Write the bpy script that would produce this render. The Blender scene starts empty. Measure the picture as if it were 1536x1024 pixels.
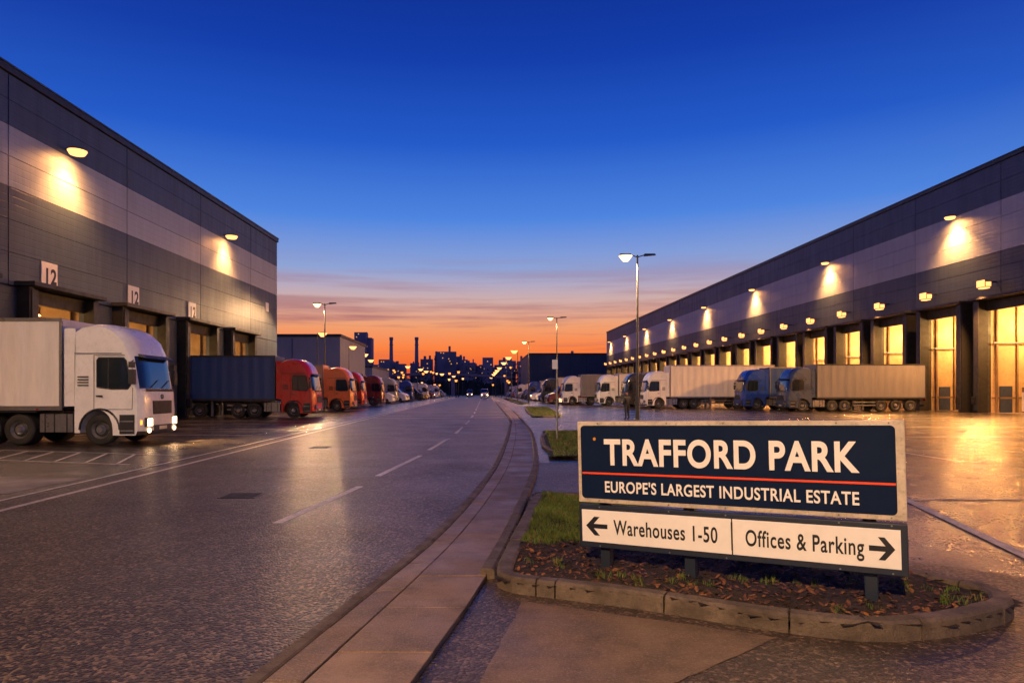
import bpy, math, random
from mathutils import Vector, Matrix, noise
random.seed(7)
S=bpy.context.scene
S.view_settings.view_transform='Standard'
S.view_settings.look='None'
S.view_settings.exposure=0

# ------------------------------------------------------------ materials
def newmat(name):
    m=bpy.data.materials.new(name); m.use_nodes=True
    nt=m.node_tree; return m,nt,nt.nodes['Principled BSDF']
def N(nt,t,**k):
    n=nt.nodes.new(t)
    for a,b in k.items(): setattr(n,a,b)
    return n
def math_(nt,op,a,b=None,c=None,clamp=False):
    n=nt.nodes.new('ShaderNodeMath'); n.operation=op; n.use_clamp=clamp
    for i,v in enumerate((a,b,c)):
        if v is None: continue
        if isinstance(v,(int,float)): n.inputs[i].default_value=v
        else: nt.links.new(v,n.inputs[i])
    return n.outputs[0]
def mix(nt,f,a,b):
    n=nt.nodes.new('ShaderNodeMix'); n.data_type='RGBA'
    for sock,v in ((n.inputs[0],f),(n.inputs[6],a),(n.inputs[7],b)):
        if isinstance(v,(int,float)): sock.default_value=v
        elif isinstance(v,tuple): sock.default_value=(v[0],v[1],v[2],1)
        else: nt.links.new(v,sock)
    return n.outputs[2]
def noisen(nt,vec,scale,detail=4,rough=.55):
    n=nt.nodes.new('ShaderNodeTexNoise'); n.inputs['Scale'].default_value=scale
    n.inputs['Detail'].default_value=detail; n.inputs['Roughness'].default_value=rough
    if vec is not None: nt.links.new(vec,n.inputs['Vector'])
    return n.outputs[0]
def mrange(nt,v,a,b,c=0.,d=1.):
    n=nt.nodes.new('ShaderNodeMapRange'); n.clamp=True
    nt.links.new(v,n.inputs[0])
    for i,x in enumerate((a,b,c,d)): n.inputs[i+1].default_value=x
    return n.outputs[0]
def coords(nt):
    return nt.nodes.new('ShaderNodeTexCoord').outputs['Object']
def simple(name,col,rough=.5,metal=0.,var=.25,scale=3.,bump=0.,bscale=40.,coat=0.,grime=0.):
    m,nt,b=newmat(name); co=coords(nt)
    n=noisen(nt,co,scale,4,.6)
    f=mrange(nt,n,.3,.7)
    dark=tuple(c*(1-var) for c in col); lite=tuple(min(1,c*(1+var*.5)) for c in col)
    c=mix(nt,f,dark,lite)
    if grime>0:
        g=noisen(nt,co,scale*4.3,5,.7)
        gf=mrange(nt,g,.5,.75,0,grime)
        c=mix(nt,gf,c,(.06,.045,.03))
    nt.links.new(c,b.inputs['Base Color'])
    nt.links.new(mrange(nt,n,.3,.7,min(1,rough+.1),max(.02,rough-.1)),b.inputs['Roughness'])
    b.inputs['Metallic'].default_value=metal
    b.inputs['Coat Weight'].default_value=coat
    b.inputs['Coat Roughness'].default_value=.08
    if bump>0:
        bn=N(nt,'ShaderNodeBump'); bn.inputs['Strength'].default_value=bump; bn.inputs['Distance'].default_value=.02
        nt.links.new(noisen(nt,co,bscale,3,.6),bn.inputs['Height']); nt.links.new(bn.outputs[0],b.inputs['Normal'])
    return m
def emis(name,col,st):
    m,nt,b=newmat(name)
    b.inputs['Base Color'].default_value=(*col,1)
    b.inputs['Emission Color'].default_value=(*col,1); b.inputs['Emission Strength'].default_value=st
    return m

def asphalt(name,c0,c1,r0,r1,bump=.6,agg=40.,cracks=True,coat=.8,stone=.62,cr_=.14):
    m,nt,b=newmat(name); co=coords(nt)
    vor=N(nt,'ShaderNodeTexVoronoi'); vor.inputs['Scale'].default_value=agg; nt.links.new(co,vor.inputs['Vector'])
    cell=N(nt,'ShaderNodeSeparateColor'); nt.links.new(vor.outputs['Color'],cell.inputs[0])
    spk=mrange(nt,cell.outputs[0],stone,1.)
    bigraw=noisen(nt,co,.3,6,.62)
    big=mrange(nt,bigraw,.35,.68)
    mid=noisen(nt,co,5.5,5,.7)
    col=mix(nt,spk,c0,c1)
    col=mix(nt,mrange(nt,mid,.4,.7,0,.55),col,tuple(x*.5 for x in c0))
    col=mix(nt,math_(nt,'MULTIPLY',big,.14),col,c1)
    if cracks:
        wv=N(nt,'ShaderNodeVectorMath',operation='ADD'); nt.links.new(co,wv.inputs[0])
        nn=N(nt,'ShaderNodeTexNoise'); nn.inputs['Scale'].default_value=1.3; nn.inputs['Detail'].default_value=5
        nt.links.new(co,nn.inputs['Vector']); nt.links.new(nn.outputs['Color'],wv.inputs[1])
        v2=N(nt,'ShaderNodeTexVoronoi',feature='DISTANCE_TO_EDGE'); v2.inputs['Scale'].default_value=.33
        nt.links.new(wv.outputs[0],v2.inputs['Vector'])
        cr=math_(nt,'MULTIPLY',mrange(nt,v2.outputs['Distance'],.0,.007,1,0),mrange(nt,bigraw,.47,.55))
        col=mix(nt,math_(nt,'MULTIPLY',cr,.85),col,(.004,.004,.004))
    nt.links.new(col,b.inputs['Base Color'])
    w=mrange(nt,noisen(nt,co,.55,4,.62),.30,.66)
    rr=math_(nt,'ADD',math_(nt,'MULTIPLY',w,r0-r1),r1)
    rr=math_(nt,'ADD',rr,math_(nt,'MULTIPLY',cell.outputs[1],.1))
    nt.links.new(rr,b.inputs['Roughness'])
    bn=N(nt,'ShaderNodeBump'); bn.inputs['Distance'].default_value=.012; bn.inputs['Strength'].default_value=bump
    h=math_(nt,'ADD',math_(nt,'MULTIPLY',vor.outputs['Distance'],-1.),math_(nt,'MULTIPLY',cell.outputs[2],.6))
    h=math_(nt,'ADD',h,mid)
    nt.links.new(h,bn.inputs['Height']); nt.links.new(bn.outputs[0],b.inputs['Normal'])
    nt.links.new(mrange(nt,w,0,1,coat*.45,coat),b.inputs['Coat Weight'])
    b.inputs['Coat Roughness'].default_value=cr_
    b2=N(nt,'ShaderNodeBump'); b2.inputs['Distance'].default_value=.006; b2.inputs['Strength'].default_value=.6
    nt.links.new(h,b2.inputs['Height']); nt.links.new(b2.outputs[0],b.inputs['Coat Normal'])
    return m

M={}
M['yard']=asphalt('wet_yard_asphalt',(.022,.019,.017),(.12,.09,.06),.15,.32,bump=.5,coat=1.,cr_=.11)
M['road']=asphalt('road_asphalt',(.015,.013,.012),(.30,.21,.13),.30,.46,bump=1.,coat=.32,stone=.60,cr_=.18)
M['road'].node_tree.nodes['Principled BSDF'].inputs['Specular IOR Level'].default_value=.38
M['apron']=asphalt('apron_asphalt',(.042,.03,.021),(.28,.19,.12),.32,.52,bump=.85,agg=46,coat=.3,cr_=.22)
M['kerb']=simple('kerb_concrete',(.14,.105,.075),.7,var=.5,scale=5,bump=.6,bscale=70,grime=.9)
M['concrete']=simple('concrete',(.2,.18,.16),.5,var=.4,scale=1.2,bump=.35,bscale=60,grime=.5)
M['paint']=simple('road_paint',(.62,.58,.52),.5,var=.35,scale=6,bump=.5,bscale=120,grime=.65)
M['soil']=simple('bark_soil',(.035,.02,.012),.9,var=.6,scale=12,bump=1,bscale=50)
M['chip']=simple('bark_chip',(.14,.055,.025),.8,var=.7,scale=30)
M['chip2']=simple('dry_leaf',(.26,.11,.035),.7,var=.6,scale=30)
M['turf']=simple('turf',(.03,.05,.012),.9,var=.6,scale=8,bump=1,bscale=60)
M['blade']=simple('grass_blade',(.09,.15,.02),.55,var=.6,scale=3)
M['blade2']=simple('grass_blade_dry',(.22,.19,.05),.6,var=.5,scale=3)
def cladding(name,col,rough=.42):
    m,nt,b=newmat(name); co=coords(nt)
    sep=N(nt,'ShaderNodeSeparateXYZ'); nt.links.new(co,sep.inputs[0])
    mp=N(nt,'ShaderNodeMapping'); mp.inputs['Scale'].default_value=(1,1,.12); nt.links.new(co,mp.inputs[0])
    st=mrange(nt,noisen(nt,mp.outputs[0],1.6,5,.65),.35,.75)
    rnd=N(nt,'ShaderNodeNewGeometry').outputs['Random Per Island']
    c=mix(nt,math_(nt,'MULTIPLY',st,.4),col,tuple(x*.5 for x in col))
    c=mix(nt,math_(nt,'MULTIPLY',rnd,.35),c,tuple(x*1.3 for x in col))
    nt.links.new(c,b.inputs['Base Color'])
    nt.links.new(mrange(nt,st,0,1,rough,rough+.2),b.inputs['Roughness'])
    saw=math_(nt,'ABSOLUTE',math_(nt,'SUBTRACT',math_(nt,'FRACT',math_(nt,'MULTIPLY',sep.outputs[2],3.03)),.5))
    groove=mrange(nt,saw,.42,.5,1,0)
    bn=N(nt,'ShaderNodeBump'); bn.inputs['Strength'].default_value=.6; bn.inputs['Distance'].default_value=.015
    nt.links.new(math_(nt,'ADD',groove,st),bn.inputs['Height']); nt.links.new(bn.outputs[0],b.inputs['Normal'])
    return m
M['clad_dark']=cladding('cladding_dark_grey',(.055,.080,.120))
M['clad_up']=cladding('cladding_slate_blue',(.055,.088,.15))
M['clad_light']=cladding('cladding_light_grey',(.38,.43,.50))
M['trim']=simple('dark_trim',(.03,.033,.04),.45,var=.3)
M['backing']=simple('dark_backing',(.012,.013,.016),.8)  # near-black backing wall that shows between the cladding panels
M['black']=simple('black_rubber',(.014,.014,.015),.6,var=.3,bump=.2)
M['frame']=simple('dock_frame',(.035,.034,.035),.5,var=.4,grime=.4)
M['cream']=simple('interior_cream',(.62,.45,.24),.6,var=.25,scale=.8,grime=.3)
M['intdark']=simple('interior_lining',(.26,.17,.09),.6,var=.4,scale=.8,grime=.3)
M['intfloor']=simple('interior_floor',(.3,.25,.2),.3,var=.3,grime=.3)
M['steelorange']=simple('rack_orange',(.4,.12,.03),.5)
M['rackblue']=simple('rack_blue',(.04,.06,.12),.5)
M['carton']=simple('carton',(.30,.18,.09),.8,var=.5)
M['shutter']=simple('shutter',(.2,.2,.2),.4,metal=.3)
M['galv']=simple('galvanised_steel',(.25,.26,.27),.45,metal=.8,var=.3)
M['pole']=simple('lamp_pole_paint',(.07,.075,.08),.45,metal=.3)
M['lampL']=emis('lamp_sodium',(1,.46,.14),2.5)
M['lampF']=emis('flood_sodium',(1,.42,.12),2.3)
M['lampW']=emis('lamp_warm_white',(1,.55,.22),4.5)
M['lampO']=emis('lamp_orange',(1,.33,.06),2.2)
M['win']=emis('distant_window',(1,.45,.13),.9)
M['tube']=emis('interior_tube',(1,.58,.2),6.)
M['head']=emis('headlight_glow',(1,.62,.3),9.)
M['amber']=emis('amber_marker',(1,.3,.03),3.)
M['bolt']=simple('amber_reflector',(.7,.3,.03),.3)
M['white']=simple('sign_white',(.86,.84,.80),.4,var=.06,scale=4,grime=.04)
M['signframe']=simple('sign_frame_aged',(.58,.50,.39),.5,var=.3,scale=6,grime=.6)
M['navy']=simple('sign_navy',(.0035,.013,.046),.6,var=.1,scale=3)
M['navy'].node_tree.nodes['Principled BSDF'].inputs['Specular IOR Level'].default_value=.1
M['navyframe']=simple('sign_navy_frame',(.008,.017,.038),.5,var=.3,scale=5,grime=.1)
M['red']=simple('sign_red',(.80,.07,.015),.45,var=.1)
M['ink']=simple('sign_ink',(.010,.012,.018),.45)
M['glass']=simple('vehicle_glass',(.012,.018,.026),.06,var=.3,coat=1)
M['tyre']=simple('tyre',(.018,.018,.018),.75,var=.3,bump=.3)
M['rim']=simple('wheel_rim',(.35,.35,.36),.35,metal=.8,var=.3,grime=.5)
M['plastic']=simple('black_plastic',(.022,.022,.024),.45,var=.3)
M['chrome']=simple('chrome',(.6,.6,.6),.2,metal=1)
M['alu']=simple('aluminium',(.35,.35,.36),.35,metal=.85,grime=.3)
M['plate']=simple('plate_yellow',(.7,.65,.5),.5)
M['tail']=simple('tail_lens',(.4,.01,.01),.2)
M['silh']=simple('distant_building_hazed',(.42,.29,.36),.8,var=.4,scale=.05)  # distance haze painted in as a lighter purple base colour
M['hill']=simple('distant_foliage',(.06,.055,.045),.9,var=.5,scale=.1)
M['midb']=cladding('cladding_mid',(.28,.30,.34))
M['skin']=simple('skin',(.4,.22,.15),.5)
M['cloth']=simple('dark_clothes',(.02,.022,.03),.8)
CC={}
def paint(key,col,r=.3):
    if key not in CC: CC[key]=simple('paint_'+key,col,r,var=.12,scale=1.5,coat=.6,grime=.15)
    return CC[key]
def box_m(key,col):
    k='box_'+key
    if k not in CC:
        m,nt,b=newmat(k); co=coords(nt)
        sep=N(nt,'ShaderNodeSeparateXYZ'); nt.links.new(co,sep.inputs[0])
        mp=N(nt,'ShaderNodeMapping'); mp.inputs['Scale'].default_value=(1,1,.15); nt.links.new(co,mp.inputs[0])
        st=mrange(nt,noisen(nt,mp.outputs[0],2.5,6,.7),.4,.8,0,.5)
        c=mix(nt,st,col,tuple(x*.45 for x in col)); nt.links.new(c,b.inputs['Base Color'])
        b.inputs['Roughness'].default_value=.42
        wv=math_(nt,'SINE',math_(nt,'MULTIPLY',sep.outputs[0],9.))
        bn=N(nt,'ShaderNodeBump'); bn.inputs['Strength'].default_value=.25; bn.inputs['Distance'].default_value=.025
        nt.links.new(math_(nt,'ADD',wv,st),bn.inputs['Height']); nt.links.new(bn.outputs[0],b.inputs['Normal'])
        CC[k]=m
    return CC[k]

# ------------------------------------------------------------ mesh builder
class MB:
    def __init__(s): s.v=[];s.f=[];s.m=[];s.mats=[]
    def mi(s,m):
        if m not in s.mats: s.mats.append(m)
        return s.mats.index(m)
    def poly(s,pts,m):
        b=len(s.v); s.v+= [tuple(p) for p in pts]; s.f.append(tuple(range(b,b+len(pts)))); s.m.append(s.mi(m))
    def box(s,x0,x1,y0,y1,z0,z1,m):
        b=len(s.v)
        s.v+=[(x,y,z) for x in (x0,x1) for y in (y0,y1) for z in (z0,z1)]
        for q in ((0,1,3,2),(4,6,7,5),(0,4,5,1),(2,3,7,6),(0,2,6,4),(1,5,7,3)):
            s.f.append(tuple(b+i for i in q)); s.m.append(s.mi(m))
    def hexa(s,p,m):
        b=len(s.v); s.v+=[tuple(q) for q in p]
        for q in ((3,2,1,0),(4,5,6,7),(0,1,5,4),(1,2,6,5),(2,3,7,6),(3,0,4,7)):
            s.f.append(tuple(b+i for i in q)); s.m.append(s.mi(m))
    def cyl(s,p0,p1,r0,r1,n,m,caps=True):
        p0=Vector(p0);p1=Vector(p1);d=(p1-p0).normalized()
        a=d.orthogonal().normalized(); c=d.cross(a)
        b=len(s.v)
        for p,r in ((p0,r0),(p1,r1)):
            for i in range(n):
                t=2*math.pi*i/n; s.v.append(tuple(p+r*(a*math.cos(t)+c*math.sin(t))))
        for i in range(n):
            j=(i+1)%n; s.f.append((b+i,b+j,b+n+j,b+n+i)); s.m.append(s.mi(m))
        if caps:
            s.f.append(tuple(b+i for i in range(n))[::-1]); s.m.append(s.mi(m))
            s.f.append(tuple(b+n+i for i in range(n))); s.m.append(s.mi(m))
    def lathe_y(s,cx,cz,prof,n,sgn,y0):
        b=len(s.v)
        for r,yo,_ in prof:
            for i in range(n):
                t=2*math.pi*i/n; s.v.append((cx+r*math.cos(t),y0+sgn*yo,cz+r*math.sin(t)))
        for k in range(len(prof)-1):
            for i in range(n):
                j=(i+1)%n; q=(b+k*n+i,b+k*n+j,b+(k+1)*n+j,b+(k+1)*n+i)
                s.f.append(q if sgn>0 else q[::-1]); s.m.append(s.mi(prof[k][2]))
    def obj(s,name,parent=None,bevel=0,smooth=False,recalc=True):
        me=bpy.data.meshes.new(name); me.from_pydata(s.v,[],s.f)
        for m in s.mats: me.materials.append(m)
        me.polygons.foreach_set('material_index',s.m)
        if recalc:
            import bmesh
            bm=bmesh.new(); bm.from_mesh(me); bmesh.ops.recalc_face_normals(bm,faces=bm.faces); bm.to_mesh(me); bm.free()
        o=bpy.data.objects.new(name,me); S.collection.objects.link(o)
        if smooth:
            for p in me.polygons: p.use_smooth=True
            try:
                me.set_sharp_from_angle(angle=math.radians(35))
            except Exception: pass
        if bevel>0:
            bv=o.modifiers.new('bevel','BEVEL'); bv.width=bevel; bv.segments=2; bv.limit_method='ANGLE'
        if parent: o.parent=parent
        return o
def empty(name,loc=(0,0,0),rot=(0,0,0)):
    o=bpy.data.objects.new(name,None); o.location=loc; o.rotation_euler=rot; S.collection.objects.link(o); o.empty_display_size=.5
    return o
def light(name,kind,loc,power,col,parent=None,aim=None,size=.15,angle=2.2,blend=1.):
    d=bpy.data.lights.new(name,kind); d.energy=power; d.color=col
    if kind in('POINT','SPOT'): d.shadow_soft_size=size
    if kind=='SPOT': d.spot_size=angle; d.spot_blend=blend
    o=bpy.data.objects.new(name,d); o.location=loc
    if aim is not None: o.rotation_euler=Vector(aim).to_track_quat('-Z','Y').to_euler()
    S.collection.objects.link(o)
    if parent: o.parent=parent
    return o
WARM=(1,.41,.11); WARM2=(1,.56,.25)

# ------------------------------------------------------------ camera
CH=1.7
cd=bpy.data.cameras.new('camera'); cam=bpy.data.objects.new('camera',cd); S.collection.objects.link(cam); S.camera=cam
cam.location=(0,0,CH); cam.rotation_euler=(math.radians(90),0,0)
cd.sensor_width=36; cd.lens=24; cd.shift_x=48/1536; cd.shift_y=76/1536; cd.clip_end=6000; cd.clip_start=.05

# ------------------------------------------------------------ sky
w=bpy.data.worlds.new('World'); S.world=w; w.use_nodes=True; nt=w.node_tree
bg=nt.nodes['Background']
tc=N(nt,'ShaderNodeTexCoord'); sp=N(nt,'ShaderNodeSeparateXYZ'); nt.links.new(tc.outputs['Generated'],sp.inputs[0])
def ramp(stops):
    r=N(nt,'ShaderNodeValToRGB'); cr=r.color_ramp
    while len(cr.elements)<len(stops): cr.elements.new(.5)
    for e,(p,c) in zip(cr.elements,stops): e.position=p; e.color=(*c,1)
    nt.links.new(sp.outputs[2],r.inputs[0]); return r.outputs[0]
west=ramp([(0,(.55,.09,.035)),(.03,(.84,.11,.025)),(.064,(.98,.23,.055)),(.097,(.88,.36,.17)),(.133,(.62,.42,.40)),(.175,(.28,.37,.66)),(.245,(.078,.235,.74)),(.34,(.018,.105,.58)),(.44,(.007,.048,.40)),(.55,(.004,.024,.25)),(1,(.002,.012,.13))])
east=ramp([(0,(.12,.11,.18)),(.06,(.14,.15,.26)),(.16,(.09,.13,.32)),(.35,(.04,.085,.32)),(.6,(.013,.038,.23)),(1,(.004,.018,.15))])
az=mrange(nt,sp.outputs[1],-.3,.85)
sky=mix(nt,az,east,west)
mp=N(nt,'ShaderNodeMapping'); mp.inputs['Scale'].default_value=(1.6,1.6,34); nt.links.new(tc.outputs['Generated'],mp.inputs[0])
cl=noisen(nt,mp.outputs[0],1.6,6,.6)
mask=math_(nt,'MULTIPLY',mrange(nt,sp.outputs[2],.03,.07),mrange(nt,sp.outputs[2],.11,.20,1,0))
cf=math_(nt,'MULTIPLY',mrange(nt,cl,.45,.62),mask)
sky=mix(nt,math_(nt,'MULTIPLY',cf,.7),sky,(.34,.12,.16))
nt.links.new(sky,bg.inputs[0]); bg.inputs[1].default_value=1.0

# ------------------------------------------------------------ ground
def lerp_tab(tab):
    def f(y):
        if y<=tab[0][0]: return tab[0][1]+(y-tab[0][0])*(tab[1][1]-tab[0][1])/(tab[1][0]-tab[0][0])
        for (a,b),(c,d) in zip(tab,tab[1:]):
            if y<=c: return b+(d-b)*(y-a)/(c-a)
        return tab[-1][1]
    return lambda y:sum(f(y+k*.06*max(4,y)) for k in(-2,-1,0,1,2))/5
xl=lerp_tab([(4,-1.36),(5.3,-1.1),(7.7,-.6),(11.1,-.15),(15.5,.3),(26,1.0),(41,1.8),(145,2.8),(400,4)])
xr=lerp_tab([(4,-.31),(5.76,.06),(7.5,.33),(11.4,.85),(15.5,1.35),(21,1.75),(28,2.2),(54,2.9),(145,4.2),(400,5.5)])
g=MB(); g.poly([(-2500,-300,0),(2500,-300,0),(2500,4000,0),(-2500,4000,0)],M['yard']); g.obj('ground')
ys=[-14+.5*i for i in range(60)]+[16+2*i for i in range(40)]+[96+12*i for i in range(30)]
r=MB()
for a,b in zip(ys,ys[1:]):
    r.poly([(-7.35,a,.004),(xl(a),a,.004),(xl(b),b,.004),(-7.35,b,.004)],M['road'])
r.obj('road')
pv=MB(); kb=MB()
m,nt2,b2=newmat('pavement_slab'); co=coords(nt2)
rnd=N(nt2,'ShaderNodeNewGeometry').outputs['Random Per Island']
c=mix(nt2,rnd,(.17,.11,.065),(.29,.19,.115))
c=mix(nt2,mrange(nt2,noisen(nt2,co,3.,6,.7),.40,.72,0,.8),c,(.05,.036,.026))
c=mix(nt2,mrange(nt2,noisen(nt2,co,70.,2,.7),.5,.7,0,.6),c,(.38,.27,.17))
nt2.links.new(c,b2.inputs['Base Color'])
nt2.links.new(mrange(nt2,noisen(nt2,co,1.2,4),.35,.65,.32,.6),b2.inputs['Roughness'])
bn=N(nt2,'ShaderNodeBump'); bn.inputs['Strength'].default_value=.9; bn.inputs['Distance'].default_value=.009
nt2.links.new(noisen(nt2,co,60.,4,.7),bn.inputs['Height']); nt2.links.new(bn.outputs[0],b2.inputs['Normal'])
M['slab']=m
y=-6.
while y<120:
    L=.9 if y<60 else 6.
    for k,(a,b) in enumerate(((0.0,.27),(.27,1.))):
        off=.45 if k else 0
        ya,yb=y+off+.006,y+off+L-.006
        wA=xr(ya)-xl(ya); wB=xr(yb)-xl(yb)
        dz=random.uniform(-.004,.004)
        g0=.006
        pts=[]
        for z in(0,.05+dz):
            pts+=[(xl(ya)+.14+(wA-.2)*a+g0,ya,z),(xl(ya)+.14+(wA-.2)*b-g0,ya,z),(xl(yb)+.14+(wB-.2)*b-g0,yb,z),(xl(yb)+.14+(wB-.2)*a+g0,yb,z)]
        pv.hexa(pts,M['slab'])
    y+=L
pv.obj('pavement',bevel=.006)
jt=MB()
for a,b in zip(ys,ys[1:]):
    if b<122: jt.poly([(xl(a)+.05,a,.036),(xr(a)-.08,a,.036),(xr(b)-.08,b,.036),(xl(b)+.05,b,.036)],M['soil'])
jt.obj('pavement_bedding')
def kerbline(mb,pts,w,z0,z1,step=.3,per=3,closed=False):
    P=[Vector((p[0],p[1],0)) for p in pts]
    for _ in range(2):
        Q=[]
        n=len(P)
        rng=range(n if closed else n-1)
        if not closed: Q.append(P[0])
        for i in rng:
            a,b=P[i],P[(i+1)%n]; Q+= [a*.8+b*.2,a*.2+b*.8]
        if not closed: Q.append(P[-1])
        P=Q
    if closed: P.append(P[0])
    R=[P[0]];acc=0
    for a,b in zip(P,P[1:]):
        L=(b-a).length; t=step-acc
        while t<=L: R.append(a+(b-a)*(t/L)); t+=step
        acc=(acc+L)%step if L>0 else acc
    if closed: R.append(R[0])
    T=[]
    for i in range(len(R)):
        a=R[max(0,i-1)];b=R[min(len(R)-1,i+1)]; d=(b-a).normalized(); T.append(Vector((-d.y,d.x,0)))
    for i in range(0,len(R)-1,per):
        js=list(range(i,min(i+per,len(R)-1)+1))
        dz=random.uniform(-.007,.007)
        for j,k in zip(js,js[1:]):
            a,b=R[j].copy(),R[k].copy(); d=(b-a).normalized()
            if j==js[0]: a+=d*.007
            if k==js[-1]: b-=d*.007
            na,nb=T[j]*w,T[k]*w; ch=.022
            nA,nB=T[j],T[k]
            lo=[a,a+na,b+nb,b]
            mid=z1+dz-ch
            mb.hexa([(q.x,q.y,z0) for q in lo]+[(q.x,q.y,mid) for q in lo],M['kerb'])
            hi=[a+nA*ch,a+na-nA*ch,b+nb-nB*ch,b+nB*ch]
            mb.hexa([(q.x,q.y,mid) for q in lo]+[(q.x,q.y,z1+dz) for q in hi],M['kerb'])
    return R
kerbline(kb,[(xl(y)+.13,y) for y in [-6+1.5*i for i in range(60)]],.125,0,.055)
kerbline(kb,[(xr(y)+.005,y) for y in [6.2+1.5*i for i in range(36)]],.13,0,.10)
kb.obj('kerb')
ap=MB()
L_=[(xr(y)-.02,y,.004) for y in (-6,-4,-2,0,2,3,4,5,5.8,7,9,11,13,15,16.5)]
ap.poly(L_+[(4.5,16.5,.004),(2.5,11.2,.004),(3.0,8.0,.004),(5.2,6.1,.004),(9,3.9,.004),(9,-6,.004)],M['apron']); ap.obj('footway_apron')
pt=MB()
pt.poly([(-7.9,11.4,.004),(-7.8,13.5,.004),(-13.5,14.2,.004),(-14,11.8,.004)],M['concrete'])
def ragged(pts,z,m):
    out=[]
    for (x0,y0),(x1,y1) in zip(pts,pts[1:]+pts[:1]):
        for k in range(14):
            t=k/14; out.append((x0+(x1-x0)*t+random.uniform(-.012,.012),y0+(y1-y0)*t+random.uniform(-.012,.012),z))
    pt.poly(out,m)
ragged([(-.1,3.5),(1.1,3.95),(2.05,4.72),(.35,5.55)],.008,M['slab'])
pt.obj('concrete_patch')
mk=MB()
def line(x0,y0,x1,y1,w,z=.008,m='paint'):
    d=Vector((x1-x0,y1-y0,0)).normalized(); n=Vector((-d.y,d.x,0))*w/2
    mk.poly([(x0+n.x,y0+n.y,z),(x0-n.x,y0-n.y,z),(x1-n.x,y1-n.y,z),(x1+n.x,y1+n.y,z)],M[m])
line(-6.75,-4,-7.3,60,.12); line(-7.3,60,-6.6,260,.13)
line(-7.45,-4,-7.75,75,.08)
for a,b,c,d in ((-2.63,8.84,-2.16,12.3),(-2.07,13.8,-1.58,18.3),(-1.5,20,-1.15,25),(-1.0,28,-.85,33),(-.75,36,-.65,41),(-.6,45,-.5,50)): line(a,b,c,d,.13)
yy=54
while yy<250: line(-.45+.006*(yy-54),yy,-.45+.006*(yy-49),yy+5,.12); yy+=10
line(-6.9,44,1.6,46,.35); line(-6.9,48.5,1.8,50.5,.25); line(-7.0,58,2.0,59,.25)
line(6.72,10.78,16,10.78,.10,z=.009); line(5.2,5.55,6.9,11.4,.13,z=.0125); line(11.9,19.2,11.75,16.6,.08)
line(12,26,30,26,.1)
for k in range(7): line(17,33+k*4,29,33+k*4,.1)
line(-8.2,16,-14,17.6,.08,m='paint'); line(-8.2,18.4,-14,20,.08)
for k in range(6): line(-8.6-k*.9,16.2+k*.25,-9.4-k*.9,18.6+k*.25,.08,z=.012)
for k in range(9): line(-9,27+k*4.5,-19,27+k*4.5,.1)
mk.obj('road_markings')
dc=MB()
for (x,y) in ((-3.9,11.2),(-4.9,21)):
    dc.box(x-.3,x+.3,y-.3,y+.3,.002,.012,M['plastic'])
    for k in range(6): dc.box(x-.26,x+.26,y-.26+k*.09,y-.22+k*.09,.012,.018,M['plastic'])
dc.obj('drain_cover')
# ------------------------------------------------------------ planting bed
bed=[(.1,5.88),(.33,7.4),(.62,9.2),(.85,10.75),(1.9,10.6),(3.0,7.9),(3.75,6.15),(4.22,5.55),(4.05,5.1),(3.3,4.72),(2.65,4.6),(2.0,4.88),(1.18,5.38),(.35,5.72)]
def inpoly(x,y,P):
    c=False;n=len(P);j=n-1
    for i in range(n):
        xi,yi=P[i];xj,yj=P[j]
        if (yi>y)!=(yj>y) and x<(xj-xi)*(y-yi)/(yj-yi)+xi: c=not c
        j=i
    return c
bedk=MB(); kerbline(bedk,bed[::-1],.15,0,.14,step=.22,per=4,closed=True)
bedk.obj('planter_kerb')
def soilz(x,y): return .105+.045*noise.noise((x*1.6,y*1.6,0))+.02*noise.noise((x*7,y*7,3))
sb=MB(); st=.06
for i in range(int(4.6/st)):
    for j in range(int(6.6/st)):
        x=-.05+i*st; y=4.4+j*st
        if inpoly(x+st/2,y+st/2,bed):
            sb.poly([(a,b,soilz(a,b)) for a,b in((x,y),(x+st,y),(x+st,y+st),(x,y+st))],M['soil'])
sb.obj('planter_soil',recalc=False)
def grassy(x,y): return y>7.25+.5*noise.noise((x*2,y*.5,9))+max(0,(x-1.3))*1.2
inner=lambda x,y: all(inpoly(x+dx,y+dy,bed) for dx,dy in((.13,0),(-.13,0),(0,.13),(0,-.13)))
ch=MB()
for k in range(6500):
    x=random.uniform(0,4.3);y=random.uniform(4.6,8.6)
    if not inner(x,y) : continue
    if grassy(x,y) and random.random()<.85: continue
    z=soilz(x,y)+.006+random.random()*.014; a=random.uniform(0,6.28); L=random.uniform(.01,.034); W=L*random.uniform(.3,.7)
    t1=random.uniform(-.5,.5);t2=random.uniform(-.6,.6)
    u=Vector((math.cos(a),math.sin(a),t1))*L; v=Vector((-math.sin(a),math.cos(a),t2))*W; p=Vector((x,y,z))
    mm=M['chip2'] if random.random()<.25 else (M['chip'] if random.random()<.6 else M['soil'])
    ch.poly([p-u-v*.6,p+u*.2-v,p+u,p+u*.2+v,p-u+v*.5],mm)
ch.obj('bark_mulch',recalc=False)
gr=MB()
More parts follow.
